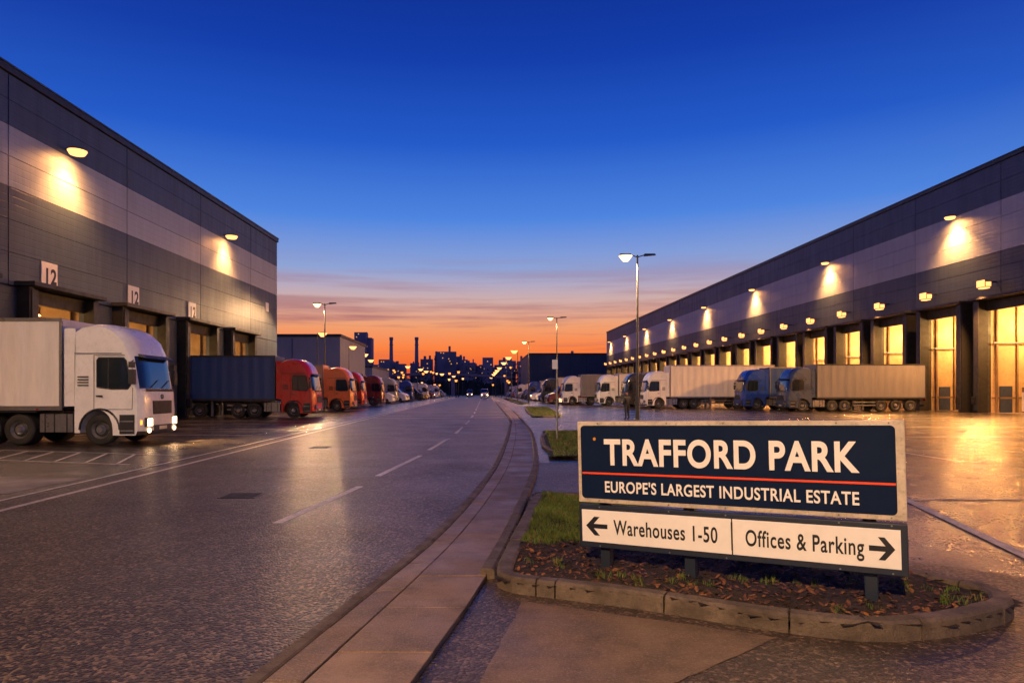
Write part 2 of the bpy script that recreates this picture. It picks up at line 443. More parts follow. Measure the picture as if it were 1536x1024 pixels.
def blades(mb,n,x0,x1,y0,y1,test,zf,h0,h1,wd):
    for _ in range(n):
        x=random.uniform(x0,x1);y=random.uniform(y0,y1)
        if not test(x,y): continue
        d=.6+.6*noise.noise((x*3,y*3,5))
        h=random.uniform(h0,h1)*max(.3,d+.3); a=random.uniform(0,6.28); l=random.uniform(0,.6)*h; b=random.uniform(0,6.28)
        z=zf(x,y); dx,dy=math.cos(a)*wd,math.sin(a)*wd
        mx,my=math.cos(b)*l,math.sin(b)*l
        m=M['blade2'] if random.random()<.15 else M['blade']
        mb.poly([(x-dx,y-dy,z),(x+dx,y+dy,z),(x+dx*.6+mx*.4,y+dy*.6+my*.4,z+h*.6),(x+mx,y+my,z+h)],m)
blades(gr,34000,.1,2.6,7.0,10.7,lambda x,y:inner(x,y) and grassy(x,y),soilz,.03,.08,.003)
for _ in range(260):
    x=random.uniform(.2,4);y=random.uniform(4.8,8)
    if inner(x,y) and noise.noise((x*1.5,y*1.5,2))>.12:
        blades(gr,14,x-.04,x+.04,y-.04,y+.04,lambda a,b:True,soilz,.03,.08,.003)
gr.obj('grass',recalc=False)
def verge(poly,nbl,name,h=.07):
    vk=MB(); kerbline(vk,poly[::-1],.13,0,.11,closed=True,step=.35)
    vk.obj('verge_kerb')
    tb=MB(); tb.poly([(x,y,.09) for x,y in poly],M['turf']); tb.obj('verge_turf')
    xs=[p[0] for p in poly]; ysx=[p[1] for p in poly]
    t=MB(); ins=lambda x,y: inpoly(x,y,poly) and inpoly(x-.12,y,poly) and inpoly(x+.12,y,poly)
    blades(t,nbl,min(xs),max(xs),min(ysx),max(ysx),ins,lambda x,y:.088,h*.6,h,.009)
    t.obj(name,recalc=False)
verge([(1.75,17.2),(5.5,17.2),(7,28),(2.6,28.5)],26000,'grass',.09)
verge([(3.5,46),(5.6,46),(7.4,74),(4.9,75)],9000,'grass',.12)
verge([(5.4,95),(7,95),(7.6,180),(6.0,180)],3000,'grass',.15)

# ------------------------------------------------------------ sign
sg=empty('estate_entrance_sign',(.93,6.3,0),(0,-.026,-.5424))
W=2.575
def rrect(mb,x0,x1,z0,z1,r,y0,y1,m):
    pts=[]
    for cx,cz,a0 in((x1-r,z1-r,0),(x0+r,z1-r,90),(x0+r,z0+r,180),(x1-r,z0+r,270)):
        for k in range(6):
            a=math.radians(a0+k*18); pts.append((cx+r*math.cos(a),cz+r*math.sin(a)))
    b=len(pts)
    mb.poly([(x,y0,z) for x,z in pts],m); mb.poly([(x,y1,z) for x,z in pts][::-1],m)
    for i in range(b):
        j=(i+1)%b; mb.poly([(pts[i][0],y0,pts[i][1]),(pts[j][0],y0,pts[j][1]),(pts[j][0],y1,pts[j][1]),(pts[i][0],y1,pts[i][1])],m)
s=MB(); s.box(0,W,0,.07,.69,1.43,M['signframe']); s.obj('frame',sg,bevel=.008)
s=MB(); rrect(s,.035,W-.06,.73,1.392,.035,-.006,.002,M['navy']); s.obj('face',sg)
s=MB(); s.box(.045,W-.065,-.0095,-.0062,.951,.968,M['red']); s.obj('rule',sg)
s=MB(); s.box(0,W,-.004,.065,.285,.668,M['navyframe']); s.obj('lower_frame',sg,bevel=.006)
s=MB(); s.box(.03,1.342,-.009,-.002,.335,.625,M['white']); s.box(1.352,W-.045,-.009,-.002,.335,.625,M['white']); s.obj('lower_face',sg,bevel=.002)
s=MB()
s.box(1.3405,1.3535,-.0125,-.0095,.37,.60,M['ink'])
def arrow(x0,x1,zc,d):
    L=x1-x0; y=-.0125
    X=(lambda t:x0+t*L) if d>0 else (lambda t:x1-t*L)
    h=.085
    s.poly([(X(0),y,zc-.02),(X(.8),y,zc-.02),(X(.8),y,zc+.02),(X(0),y,zc+.02)],M['ink'])
    for sgn in(1,-1):
        s.poly([(X(.36),y-.0003*sgn,zc+sgn*h),(X(.62),y-.0003*sgn,zc+sgn*h),(X(1.02),y-.0003*sgn,zc),(X(.74),y-.0003*sgn,zc)],M['ink'])
arrow(.075,.275,.48,-1); arrow(2.325,2.49,.48,1)
s.obj('arrows',sg)
s=MB()
for x in(.2,.83,1.3,2.13,W-.1):
    for z in (1.41,.71,.652,.30): s.cyl((x,-.008,z),(x,0.002,z),.007,.007,8,M['galv'])
s.cyl((.17,-.012,1.27),(.17,-.004,1.27),.014,.014,10,M['bolt'])
s.obj('bolts',sg)
s=MB()
for x in(.216,.98,2.33): s.box(x-.045,x+.045,.071,.16,-.05,1.35,M['navyframe'])
s.obj('posts',sg,bevel=.004)
def text(body,x,z,wd,cap,mat,parent,y=-.0095,bold=.02,ext=.0012):
    cu=bpy.data.curves.new('lettering','FONT'); cu.body=body; cu.size=1; cu.offset=bold; cu.extrude=0; cu.space_character=1.08
    cu.materials.append(mat)
    o=bpy.data.objects.new('lettering',cu); S.collection.objects.link(o)
    bpy.context.view_layer.update()
    dx=o.dimensions.x
    c2=bpy.data.curves.new('tmp','FONT'); c2.body='H'; c2.size=1; c2.offset=bold; o2=bpy.data.objects.new('tmp',c2); S.collection.objects.link(o2)
    bpy.context.view_layer.update(); ch_=o2.dimensions.y; bpy.data.objects.remove(o2)
    o.scale=(wd/dx,cap/ch_,1); o.rotation_euler=(math.pi/2,0,0); o.location=(x,y,z); cu.extrude=ext; o.parent=parent
    return o
text('TRAFFORD PARK',.263,1.045,2.02,.235,M['white'],sg,bold=.03)
text("EUROPE'S LARGEST INDUSTRIAL ESTATE",.255,.794,2.01,.10,M['white'],sg,bold=.02)
text('Warehouses 1-50',.335,.42,.90,.13,M['ink'],sg,y=-.0125,bold=.014)
text('Offices & Parking',1.45,.42,.84,.13,M['ink'],sg,y=-.0125,bold=.014)

# ------------------------------------------------------------ warehouses
def warehouse(loc,rotz,out,s0,s1,H,bands,bay,seam0,docktop,docks,dockw,prot,depth,hi_lamps,hi_z,hiP,signs,opts):
    E=empty('warehouse',loc,(0,0,rotz))
    B=lambda mb,a,b,sa,sb_,za,zb,m: mb.box(min(a*out,b*out),max(a*out,b*out),sa,sb_,za,zb,m)
    sh=MB()
    B(sh,-.25,-.06,s0,s1,docktop,H-.15,M['backing'])
    B(sh,-depth,-.06,s0,s1,H-.15,H,M['trim'])
    B(sh,-depth,-.3,s1-.3,s1,0,H-.15,M['clad_dark']); B(sh,-depth,-.3,s0,s0+.3,0,H-.15,M['clad_dark'])
    B(sh,-depth,-depth+.3,s0+.3,s1-.3,0,H-.15,M['clad_dark'])
    sh.obj('shell',E)
    rf=MB(); B(rf,-.3,.12,s0-.1,s1+.12,H-.02,H+.28,M['trim']); B(rf,-.2,.17,s0-.12,s1+.15,H+.28,H+.36,M['clad_up'])
    rf.obj('parapet',E,bevel=.02)
    pn=MB()
    seams=[s0]; k=seam0
    while k<s1-1:
        if k>s0+1: seams.append(k)
        k+=bay
    seams.append(s1)
    for a,b in zip(seams,seams[1:]):
        for z0,z1,m in bands:
            n=max(1,round((z1-z0)/1.35)); hh=(z1-z0)/n
            for i in range(n):
                B(pn,-.06+random.uniform(-.004,.004),.02,a+.03,b-.03,z0+i*hh+.012,z0+(i+1)*hh-.012,M[m])
    pn.obj('cladding_panels',E)
    dp=MB()
    edges=[s0]
    for d in docks: edges+=[d-dockw/2,d+dockw/2]
    edges.append(s1)
    for i in range(0,len(edges),2):
        a,b=edges[i],edges[i+1]
        if b-a<.2: continue
        B(dp,-.25,.0,a,b,0,docktop,M['clad_dark'] if b-a>2.3 else M['frame'])
    dp.obj('piers',E,bevel=.01)
    rm=MB(); fr=MB(); it=MB()
    dd=opts['room']; lin=M[opts['lining']]
    for i,d in enumerate(docks):
        a,b=d-dockw/2,d+dockw/2; zt=docktop-opts['head']
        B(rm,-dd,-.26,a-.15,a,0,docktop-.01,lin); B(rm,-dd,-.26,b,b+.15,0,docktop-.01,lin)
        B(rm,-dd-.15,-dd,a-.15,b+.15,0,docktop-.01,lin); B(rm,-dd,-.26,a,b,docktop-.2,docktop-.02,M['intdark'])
        B(rm,-dd,.0,a,b,.006,.02,M['intfloor'])
        B(fr,-.2,.12,a-.05,b+.05,zt,docktop,M['frame'])
        B(fr,0.0,prot,a-opts['fw'],a,0,docktop+.05,M['black']); B(fr,0.0,prot,b,b+opts['fw'],0,docktop+.05,M['black'])
        B(fr,0.0,prot+.35,a-opts['fw']-.15,b+opts['fw']+.15,docktop+.06,docktop+.26,M['frame'])
        B(fr,prot,prot+.06,a-opts['fw']+.1,a+.2,.2,docktop-.05,M['frame']); B(fr,prot,prot+.06,b-.2,b+opts['fw']-.1,.2,docktop-.05,M['frame'])
        for q in(a-.3,b+.1): B(fr,prot+.06,prot+.3,q,q+.2,.7,1.3,M['black'])
        for q in(-.2*dd,-.5*dd,-.8*dd):
            zc=docktop-opts['head']-.35
            it.cyl((q*out,d,zc),(q*out,d,zc+.13),.45,.3,14,M['tube']); it.cyl((q*out,d,zc+.13),(q*out,d,docktop-.2),.04,.04,6,M['galv'])
        if i<opts['detail']:
            for q in(.6,2.3,4.2,6.0):
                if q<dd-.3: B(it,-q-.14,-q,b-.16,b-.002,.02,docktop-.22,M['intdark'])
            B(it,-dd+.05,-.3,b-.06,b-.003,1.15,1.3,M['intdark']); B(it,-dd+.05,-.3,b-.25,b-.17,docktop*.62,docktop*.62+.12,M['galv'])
            B(it,-2.0,-.95,b-.05,b-.004,.02,2.2,M['rackblue'])
            xb=-dd+.2
            for q in(a+.5,d,b-.5): B(it,xb+1.1,xb+1.2,q-.05,q+.05,.02,docktop-2.2,M['rackblue'])
            for z in(1.2,2.9,4.6):
                if z>docktop-2.3: continue
                B(it,xb,xb+1.2,a+.45,b-.45,z,z+.12,M['steelorange'])
                q=a+.6
                while q<b-1.2:
                    ww=random.uniform(.5,1.1); hh=random.uniform(.5,1.3)
                    if random.random()<.8: B(it,xb+.1,xb+random.uniform(.8,1.05),q,q+ww,z+.125,z+.125+hh,random.choice([M['carton'],M['carton'],M['galv'],M['white']]))
                    q+=ww+.12
            for _ in range(6):
                q=random.uniform(a+.3,b-1.6); xx=random.uniform(-dd+2.2,-1.3); hh=random.uniform(.6,2.1)
                B(it,xx,xx+1.0,q,q+1.0,.025,.16,M['carton'])
                zz=.165
                while zz<hh:
                    for kk in range(2):
                        u0=random.uniform(.02,.08); B(it,xx+kk*.5+u0,xx+kk*.5+.47,q+u0,q+.97,zz,zz+.38,random.choice([M['carton'],M['carton'],M['white'],M['rackblue']]))
                    zz+=.385
        light('bay_light','POINT',(-.45*dd*out,d,docktop-1.9),opts['bayP'],(1,.52,.17),E,size=.5)
    rm.obj('dock_rooms',E); fr.obj('dock_shelters',E,bevel=.015); it.obj('dock_fittings',E)
    hl=MB()
    for q in hi_lamps:
        hl.box(min(.02*out,.55*out),max(.02*out,.55*out),q-.04,q+.04,hi_z+.1,hi_z+.18,M['trim'])
        hl.cyl((.62*out,q,hi_z+.06),(.62*out,q,hi_z+.2),.46,.2,16,M['trim'])
        hl.cyl((.62*out,q,hi_z-.12),(.62*out,q,hi_z+.055),.34,.44,16,M['lampL'])
        light('wall_lamp_light','SPOT',(1.05*out,q,hi_z-.2),hiP,WARM,E,aim=(-.14*out,0,-1),size=.1,angle=math.radians(108),blend=1.)
        light('wall_lamp_spill','SPOT',(1.0*out,q,hi_z-.2),hiP*opts.get('spill',.3),WARM,E,aim=(-.25*out,0,-1),size=.1,angle=math.radians(165),blend=.7)
    hl.obj('wall_lamps',E)
    for (q,z,sz) in signs:
        p=MB(); B(p,.03,.08,q-sz*.5,q+sz*.5,z-sz*.55,z+sz*.55,M['white']); p.obj('number_plate',E,bevel=.01)
        if sz>.9:
            t=text('12',.0,0,sz*.66,sz*.66,M['ink'],E,bold=.03)
            t.rotation_euler=(math.pi/2,0,math.pi/2 if out>0 else -math.pi/2)
            t.location=(.085*out,q-sz*.36 if out>0 else q+sz*.36,z-sz*.33)
    return E
LW=warehouse((-21.85,0,0),-math.atan(.05),1,2,62.95,15.5,
  [(6.35,10.6,'clad_dark'),(10.6,13.25,'clad_light'),(13.25,15.45,'clad_up')],9.05,29.5-27.15,6.3,
  [3.9+7.15*k for k in range(8)],4.4,.6,55,[14.8,33.25,51.4],13.35,3600,
  [(32.05,7.15,1.1),(39.15,7.15,1.1),(46.25,7.15,1.1),(60.3,9.2,.7)],
  dict(room=6,head=.6,fw=.3,detail=8,bayP=420,lining='intdark',spill=.16))
RWp=7.3
docksR=[61.15-RWp*4+RWp*k for k in range(25)]
RW=warehouse((42.7,0,0),.013,-1,28,215,20.3,
  [(9.4,13.1,'clad_dark'),(13.1,17.2,'clad_light'),(17.2,20.25,'clad_up')],10.6,55-21.2,9.2,
  docksR,5.1,.9,70,[38.8+21.2*k for k in range(9)],17.0,8000,[],
  dict(room=7,head=.8,fw=.45,detail=8,bayP=2300,lining='cream',spill=.1))
dl=MB(); k=0; q=41.3
while q<213:
    dl.box(-.9,-.0,q-.05,q+.05,10.62,10.72,M['trim'])
    dl.hexa([(-1.25,q-.42,10.25),(-.75,q-.42,10.2),(-.75,q+.42,10.2),(-1.25,q+.42,10.25),(-1.15,q-.42,10.75),(-.7,q-.42,10.6),(-.7,q+.42,10.6),(-1.15,q+.42,10.75)],M['trim'])
    dl.box(-1.34,-1.26,q-.40,q+.40,10.24,10.76,M['lampF'])
    dl.box(-1.22,-.8,q-.36,q+.36,10.10,10.19,M['lampF'])
    dl.box(-1.2,-.8,q-.425-.06,q-.425,10.25,10.6,M['lampF'])
    if k%2==0: light('dock_flood','SPOT',(-1.6,q,9.9),17000,WARM,RW,aim=(-.75,0,-1),size=.25,angle=math.radians(135),blend=.7)
    q+=7.1; k+=1
dl.obj('dock_floodlights',RW)

def block(name,x0,x1,y0,y1,h,m,feat=True):
    E=empty(name,(0,0,0)); b=MB(); b.box(x0,x1,y0,y1,0,h,m); b.obj('walls',E)
    t=MB(); t.box(x0-.2,x1+.2,y0-.2,y1+.2,h+.003,h+.5,M['trim']); t.obj('parapet',E)
    if feat:
        f=MB()
        x=x0+3
        while x<x1-3:
            f.box(x-.05,x+.05,y0-.06,y0-.002,0,h-.3,M['trim']); x+=6
        for k in range(3):
            xx=x0+(k+.5)*(x1-x0)/3; f.box(xx-2,xx+2,y0-.1,y0-.003,0,4.5,M['shutter'])
        f.obj('details',E)
    return E
block('industrial_unit',-72,-24.6,120,146,11.4,M['midb'])
block('industrial_unit',18,50,250,300,15.5,M['clad_dark'])
block('industrial_unit',-48,-30,190,225,8.5,M['midb'])
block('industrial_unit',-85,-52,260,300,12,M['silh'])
sk=empty('city_skyline')
b=MB(); wn=MB()
random.seed(11)
for i in range(110):
    x=-190+i*3.4+random.uniform(-2,2); y=random.uniform(560,760); h=random.choice([22,25,27,29,31,34,26])
    if -150<x<-95 : h+=random.choice([4,12,20])
    if -62<x<-30: h+=random.choice([2,5,8])
    wdt=random.uniform(5,12)
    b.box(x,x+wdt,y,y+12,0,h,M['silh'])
    if random.random()<.5: b.box(x+wdt*.3,x+wdt*.5,y+2,y+5,h,h+random.uniform(2,5),M['silh'])
    for _ in range(3):
        wx=x+random.uniform(.8,wdt-1.6); wz=random.uniform(h*.55,h-1.5); wn.box(wx,wx+.8,y-.1,y-.01,wz,wz+.8,M['win'])
for x,h in((-41,40),(-36,38),(-47,36)):
    b.cyl((x,640,0),(x,640,h),1.2,1.0,10,M['silh']); b.box(x-2,x+2,638,642,h*.8,h*.83,M['silh'])
b.obj('towers',sk); wn.obj('lit_windows',sk)
for x in(-91,-65):
    E=empty('factory_chimney',(x,700,0)); c_=MB(); c_.cyl((0,0,0),(0,0,56),2.5,1.6,16,M['silh']); c_.cyl((0,0,55),(0,0,58),2.,2.,16,M['silh']); c_.cyl((0,0,50),(0,0,50.6),2.1,2.1,16,M['midb']); c_.obj('stack',E)
tr=MB()
for _ in range(9000):
    x=random.uniform(-260,200); y=random.uniform(395,440)
    hh=12+5*noise.noise((x*.03,0,1))+5*noise.noise((x*.12,y*.05,3))+ (4 if x>-10 else 0)
    z=hh*random.random()**.55; r_=random.uniform(.6,1.8)
    p=Vector((x,y,z)); a=Vector((random.uniform(-1,1),random.uniform(-1,1),random.uniform(-1,1)))*r_; c_=Vector((random.uniform(-1,1),random.uniform(-1,1),random.uniform(-1,1)))*r_
    tr.poly([p,p+a,p+c_],M['hill'])
for i in range(90):
    x=-260+i*5.1; h=8+4*noise.noise((x*.05,0,1)); tr.cyl((x,418,0),(x,418,h),4.2,2.2,7,M['hill'])
tr.obj('distant_trees',recalc=False)
fb=empty('road_bridge'); b=MB()
for i in range(24):
    x=-62+i*3.2; z=8.3+1.6*math.sin(math.pi*(i+.5)/24)
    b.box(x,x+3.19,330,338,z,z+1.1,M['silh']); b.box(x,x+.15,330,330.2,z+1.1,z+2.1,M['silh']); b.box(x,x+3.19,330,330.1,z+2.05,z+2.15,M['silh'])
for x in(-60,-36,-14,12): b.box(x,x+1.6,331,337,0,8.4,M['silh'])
b.obj('deck',fb)

# ------------------------------------------------------------ street lamps
def lamp(x,y,h=10.2,arms=(-1,),lit=(-1,),P=2500,rot=0.,sz=1.,mat='lampW',aim=(0,0,-1),col=WARM2,ang=150,blend=.5):
    E=empty('street_lamp',(x,y,0),(0,0,rot)); p=MB()
    p.cyl((0,0,0),(0,0,1.4),.13,.12,12,M['pole']); p.cyl((0,0,1.4),(0,0,h),.085,.05,12,M['pole'])
    p.cyl((0,0,0),(0,0,.05),.24,.24,12,M['galv'])
    for a in arms:
        p.cyl((0,0,h-.12),(a*.45,0,h+.02),.035,.03,8,M['pole'])
        p.hexa([(a*.4,-.14,h-.06),(a*1.1,-.1,h+.0),(a*1.1,.1,h+.0),(a*.4,.14,h-.06),(a*.42,-.1,h+.08),(a*1.05,-.06,h+.09),(a*1.05,.06,h+.09),(a*.42,.1,h+.08)],M['pole'])
    p.obj('pole',E,smooth=True)
    l=MB()
    for a in lit:
        s_=.17*sz
        l.cyl((a*.72,0,h-.07-s_*1.1),(a*.72,0,h-.05),s_*.6,s_*1.5,12,M[mat])
        if P>0: light('lantern_light','SPOT',(a*.72,0,h-.5),P,col,E,aim=aim,size=.15,angle=math.radians(ang),blend=blend)
    l.obj('lantern',E)
    return E
lamp(9.55,41.4,10.,(-1,1),(-1,),11000,sz=1.6,aim=(.35,.5,-.9),ang=130)
lamp(8.55,76,10.,(-1,1),(-1,),5500,sz=1.3)
lamp(8.2,115,10.2,(-1,1),(-1,),4500,sz=1.6)
for y in(139,165,195,235,262,290,320,350,380): lamp(8.1-.003*y,y,10.2,(-1,),(-1,),0 if y>200 else 3000,sz=2.2+y/160,mat='lampL')
lamp(-14.55,64,10.,(-1,1),(-1,),4500,sz=1.5,aim=(.2,-.5,-.8))
for x,y in((-23,96.6),(-24,125),(-26,150),(-29,177),(-24,220),(-22,245),(-22,270),(-18,310),(-14,345),(-35,250)): lamp(x,y,10.1,(1,),(1,),2500 if y<130 else 0,sz=1.9+y/130,mat='lampL')
lamp(-3.5,-5.5,7.5,(1,),(1,),8800,aim=(3.4,11.5,-6.),col=(1,.60,.29),ang=108,blend=1.)  # added lamp, unseen behind the camera, to light the sign and foreground
lamp(-14.5,7.5,9.,(1,),(1,),4200,aim=(.3,1.,-.6),col=(1,.62,.34),ang=95,blend=1.)  # added lamp out of view on the left, brightens the white lorry and yard
random.seed(5)
for i in range(84):
    x=random.uniform(-80,45); y=random.uniform(235,325); hgt=random.uniform(4,13)
    if x>14: continue
    if -5<x<6: continue
    E=empty('yard_light',(x,y,0)); p=MB(); p.cyl((0,0,0),(0,0,hgt),.15,.1,6,M['pole']); p.cyl((0,0,hgt),(0,0,hgt+.25),.5,.5,8,M['trim']); p.cyl((0,-.35,hgt-.7),(0,-.35,hgt-.02),.3,.5,8,M['lampO' if i%3 else 'lampL']); p.obj('mast',E)
E=empty('traffic_sign',(2.66,23.6,0)); p=MB(); p.cyl((0,0,0),(0,0,2.9),.03,.03,10,M['galv']); p.box(-.17,.02,-.06,-.04,2.5,2.82,M['white']); p.obj('post',E)

E=empty('pedestrian',(9.15,42.5,0),(0,0,.5))
def skinned(name,vs,es,rad,mat,parent,root=0):
    me=bpy.data.meshes.new(name); me.from_pydata(vs,es,[]); o=bpy.data.objects.new(name,me); S.collection.objects.link(o)
    o.modifiers.new('skin','SKIN'); ss=o.modifiers.new('sub','SUBSURF'); ss.levels=2; ss.render_levels=2
    for i,r_ in enumerate(rad): me.skin_vertices[0].data[i].radius=(r_ if isinstance(r_,tuple) else (r_,r_))
    me.skin_vertices[0].data[root].use_root=True
    me.materials.append(mat); o.parent=parent; return o
vs=[(0,0,.95),(0,0,1.15),(0,0,1.38),(0,0,1.47),(.1,0,.9),(.12,.03,.5),(.13,-.03,.09),(.13,.12,.04),(-.1,0,.9),(-.12,-.02,.5),(-.14,-.06,.09),(-.14,.09,.04),(.19,0,1.38),(.25,-.03,1.12),(.24,.1,.9),(-.19,0,1.38),(-.25,-.02,1.12),(-.24,.09,.9)]
es=[(0,1),(1,2),(2,3),(0,4),(4,5),(5,6),(6,7),(0,8),(8,9),(9,10),(10,11),(2,12),(12,13),(13,14),(2,15),(15,16),(16,17)]
rad=[(.15,.12),(.15,.11),(.16,.12),.07,.09,.07,.05,.045,.09,.07,.05,.045,.07,.05,.04,.07,.05,.04]
skinned('body',vs,es,rad,M['cloth'],E)
skinned('head',[(0,.01,1.5),(0,.015,1.6),(0,.01,1.7)],[(0,1),(1,2)],[.055,.085,.07],M['skin'],E)
skinned('hair',[(0,-.015,1.66),(0,-.02,1.735)],[(0,1)],[.085,.055],M['ink'],E)
for sx,y0 in((.24,.1),(-.24,.09)):
    skinned('hand',[(sx,y0,.87),(sx,y0+.02,.82),(sx,y0+.03,.77),(sx*.94,y0+.04,.82)],[(0,1),(1,2),(1,3)],[.03,.03,.018,.012],M['skin'],E)

# ------------------------------------------------------------ vehicles
def wheel(mb,cx,side,R=.5,y0=1.2,wd=.32,n=24):
    T=M['tyre'];Rm=M['rim'];P=M['plastic']
    k=R/.5
    prof=[(.001,.05,Rm),(.09*k,.05,Rm),(.12*k,.0,Rm),(.15*k,-.04,P),(.23*k,-.09,Rm),(.275*k,-.03,Rm),(.29*k,.0,T),(.33*k,.012,T),(.44*k,.008,T),(.485*k,-.02,T),(.5*k,-.06,T),(.5*k,-wd+.05,T),(.46*k,-wd,T),(.1,-wd,T),(.001,-wd,T)]
    mb.lathe_y(cx,R,prof,n,side,side*y0)
    for i in range(8):
        t=i*math.pi/4; x=cx+.185*k*math.cos(t); z=R+.185*k*math.sin(t)
        mb.cyl((x,side*(y0-.07),z),(x,side*(y0-.03),z),.014*k,.012*k,6,M['chrome'])
def loft(mb,prof,ysl,fn,matfn,capm):
    n=len(prof); b=len(mb.v)
    for y in ysl:
        for (x,z) in prof: mb.v.append(fn(x,y,z))
    for s_ in range(len(ysl)-1):
        for i in range(n):
            j=(i+1)%n
            mb.f.append((b+s_*n+i,b+s_*n+j,b+(s_+1)*n+j,b+(s_+1)*n+i)); mb.m.append(mb.mi(matfn(i,(ysl[s_]+ysl[s_+1])/2)))
    mb.f.append(tuple(b+i for i in range(n))); mb.m.append(mb.mi(capm))
    k=b+(len(ysl)-1)*n
    mb.f.append(tuple(k+i for i in range(n))[::-1]); mb.m.append(mb.mi(capm))
def truck(loc,heading,cabm,boxm,L=9.,top=4.05,lit=False,name='lorry',far=False,curtain=False,fair=1.):
    E=empty(name,loc,(0,0,heading))
    zf=lambda z: z if z<2.95 else 2.95+(z-2.95)*fair
    arch=[(-1.4+.62*math.cos(math.radians(t)),.5+.64*math.sin(math.radians(t))) for t in range(0,181,20)]
    prof=[(-2.2,1.02),(-2.2,2.9),(-2.2,3.72),(-2.0,3.86),(-1.6,3.92),(-1.15,3.88),(-.75,3.72),(-.45,3.42),(-.30,3.08),(-.22,2.86),(-.05,1.82),(-.01,1.70),(.02,1.3),(.035,.8),(.03,.45),(-.03,.32),(-.78,.32)]+arch+[(-2.03,.4),(-2.2,.4)]
    def pull(y):
        a=abs(y)
        return .22*max(0,(a-.7)/.55)**3
    def fn(x,y,z):
        z2=zf(z)
        px=x-(pull(y) if x>-.7 else pull(y)*max(0,(x+1.6)/.9) if x>-1.6 else 0)
        yy=y
        if z>2.95: yy=y*(1-.06*(z-2.95)); z2-=pull(y)*.5
        return(px,yy,z2)
    ysl=[-1.25,-1.22,-1.15,-1.02,-.8,-.5,0,.5,.8,1.02,1.15,1.22,1.25]
    def mf(i,y):
        if i==9 and abs(y)<1.18: return M['glass']
        if i in(14,15): return M['plastic']
        return cabm
    c=MB(); loft(c,prof,ysl,fn,mf,cabm); o=c.obj('cab',E,smooth=True)
    d=MB()
    g_=M['glass'];P=M['plastic']
    for sd in(-1,1):
        Y=sd*1.256
        pts=[(-.40,1.93),(-.54,2.70),(-.62,2.8),(-1.42,2.8),(-1.48,2.72),(-1.48,1.86),(-1.0,1.8),(-.5,1.8)]
        q=[(x,Y,z) for x,z in pts]; d.poly(q if sd<0 else q[::-1],g_)
        for (x0,z0),(x1,z1) in zip(pts,pts[1:]+pts[:1]): d.cyl((x0,Y,z0),(x1,Y,z1),.018,.018,5,P,False)
        d.cyl((-1.12,Y,1.82),(-1.12,Y,2.8),.014,.014,5,P,False)
        for (x0,z0,x1,z1) in((-1.58,1.15,-1.58,2.88),(-.36,1.15,-.34,1.85),(-.36,1.15,-1.58,1.15),(-.6,2.88,-1.58,2.88)): d.cyl((x0,sd*1.25,z0),(x1,sd*1.25,z1),.009,.009,5,P,False)
        d.box(-1.5,-1.3,min(Y,Y+sd*.03),max(Y,Y+sd*.03),1.55,1.6,P)
        for k in range(4): d.box(-2.1,-1.75,min(Y,Y+sd*.008),max(Y,Y+sd*.008),1.9+k*.09,1.94+k*.09,P)
        d.cyl((-2.2,sd*1.25,2.94),(-.7,sd*1.245,2.94),.012,.012,5,P,False)
        d.box(-.76,-.28,min(sd*1.2,sd*1.262),max(sd*1.2,sd*1.262),.36,.98,P)
        for z in(.45,.75): d.box(-.72,-.32,min(sd*1.22,sd*1.275),max(sd*1.22,sd*1.275),z,z+.04,M['alu'])
        pa=None
        for t in range(0,181,15):
            pnt=(-1.4+.64*math.cos(math.radians(t)),sd*1.25,.5+.66*math.sin(math.radians(t)))
            if pa: d.cyl(pa,pnt,.035,.035,5,P,False)
            pa=pnt
        ya,yb=sorted((sd*1.36,sd*1.6))
        d.box(-.30,-.18,ya,yb,1.95,2.42,P); d.box(-.30,-.20,ya,yb,2.48,2.66,P)
        d.cyl((-.34,sd*1.2,2.72),(-.24,sd*1.48,2.68),.02,.02,6,P); d.cyl((-.30,sd*1.2,1.98),(-.24,sd*1.42,2.0),.02,.02,6,P)
        d.box(-.312,-.302,ya+.02,yb-.02,1.98,2.4,M['chrome'])
        ya,yb=sorted((sd*.68,sd*1.08))
        d.box(-.10,.042,ya,yb,.58,.88,P)
        d.box(.035,.055,ya+.03,yb-.05,.61,.85,M['head'] if lit else M['chrome'])
        d.cyl((.0,sd*.9,.46),(.05,sd*.9,.46),.07,.07,10,M['head'] if lit else M['alu'])
        d.box(-.17,-.08,min(sd*1.12,sd*1.19),max(sd*1.12,sd*1.19),.66,.80,M['amber'] if lit else M['chrome'])
        d.hexa([(-.22,sd*1.13,1.0),(-.12,sd*1.10,1.0),(-.12,sd*1.14,1.0),(-.22,sd*1.2,1.0),(-.24,sd*1.13,1.65),(-.14,sd*1.10,1.65),(-.14,sd*1.14,1.65),(-.24,sd*1.2,1.65)],P)
        ya,yb=sorted((sd*1.17,sd*1.21)); d.box(-2.55,-2.2,ya,yb,1.25,3.0+.75*fair,cabm)
        ya,yb=sorted((sd*.62,sd*1.18)); d.box(-3.35,-2.3,ya,yb,.42,1.0,M['alu'])
        for x in(-3.2,-2.9,-2.5): d.box(x,x+.04,ya-.006,yb+.006,.41,1.01,P)
        d.box(-4.6,-3.42,min(sd*.75,sd*1.22),max(sd*.75,sd*1.22),1.06,1.1,P)
        wheel(d,-1.4,sd,n=16 if far else 28); wheel(d,-4.0,sd,wd=.6,n=16 if far else 28)
        if not far: wheel(d,-5.08,sd,wd=.6)
        if lit: light('headlight','SPOT',(.15,sd*.92,.72),2200,(1,.56,.22),E,aim=(1,-.0,-.24),size=.08,angle=1.9,blend=.9)
    d.box(.0,.042,-.66,.66,.98,1.42,P)
    for k in range(5): d.box(.04,.054,-.64,.64,1.02+k*.08,1.045+k*.08,P)
    d.cyl((.0,0,1.55),(.045,0,1.55),.09,.08,16,M['chrome'])
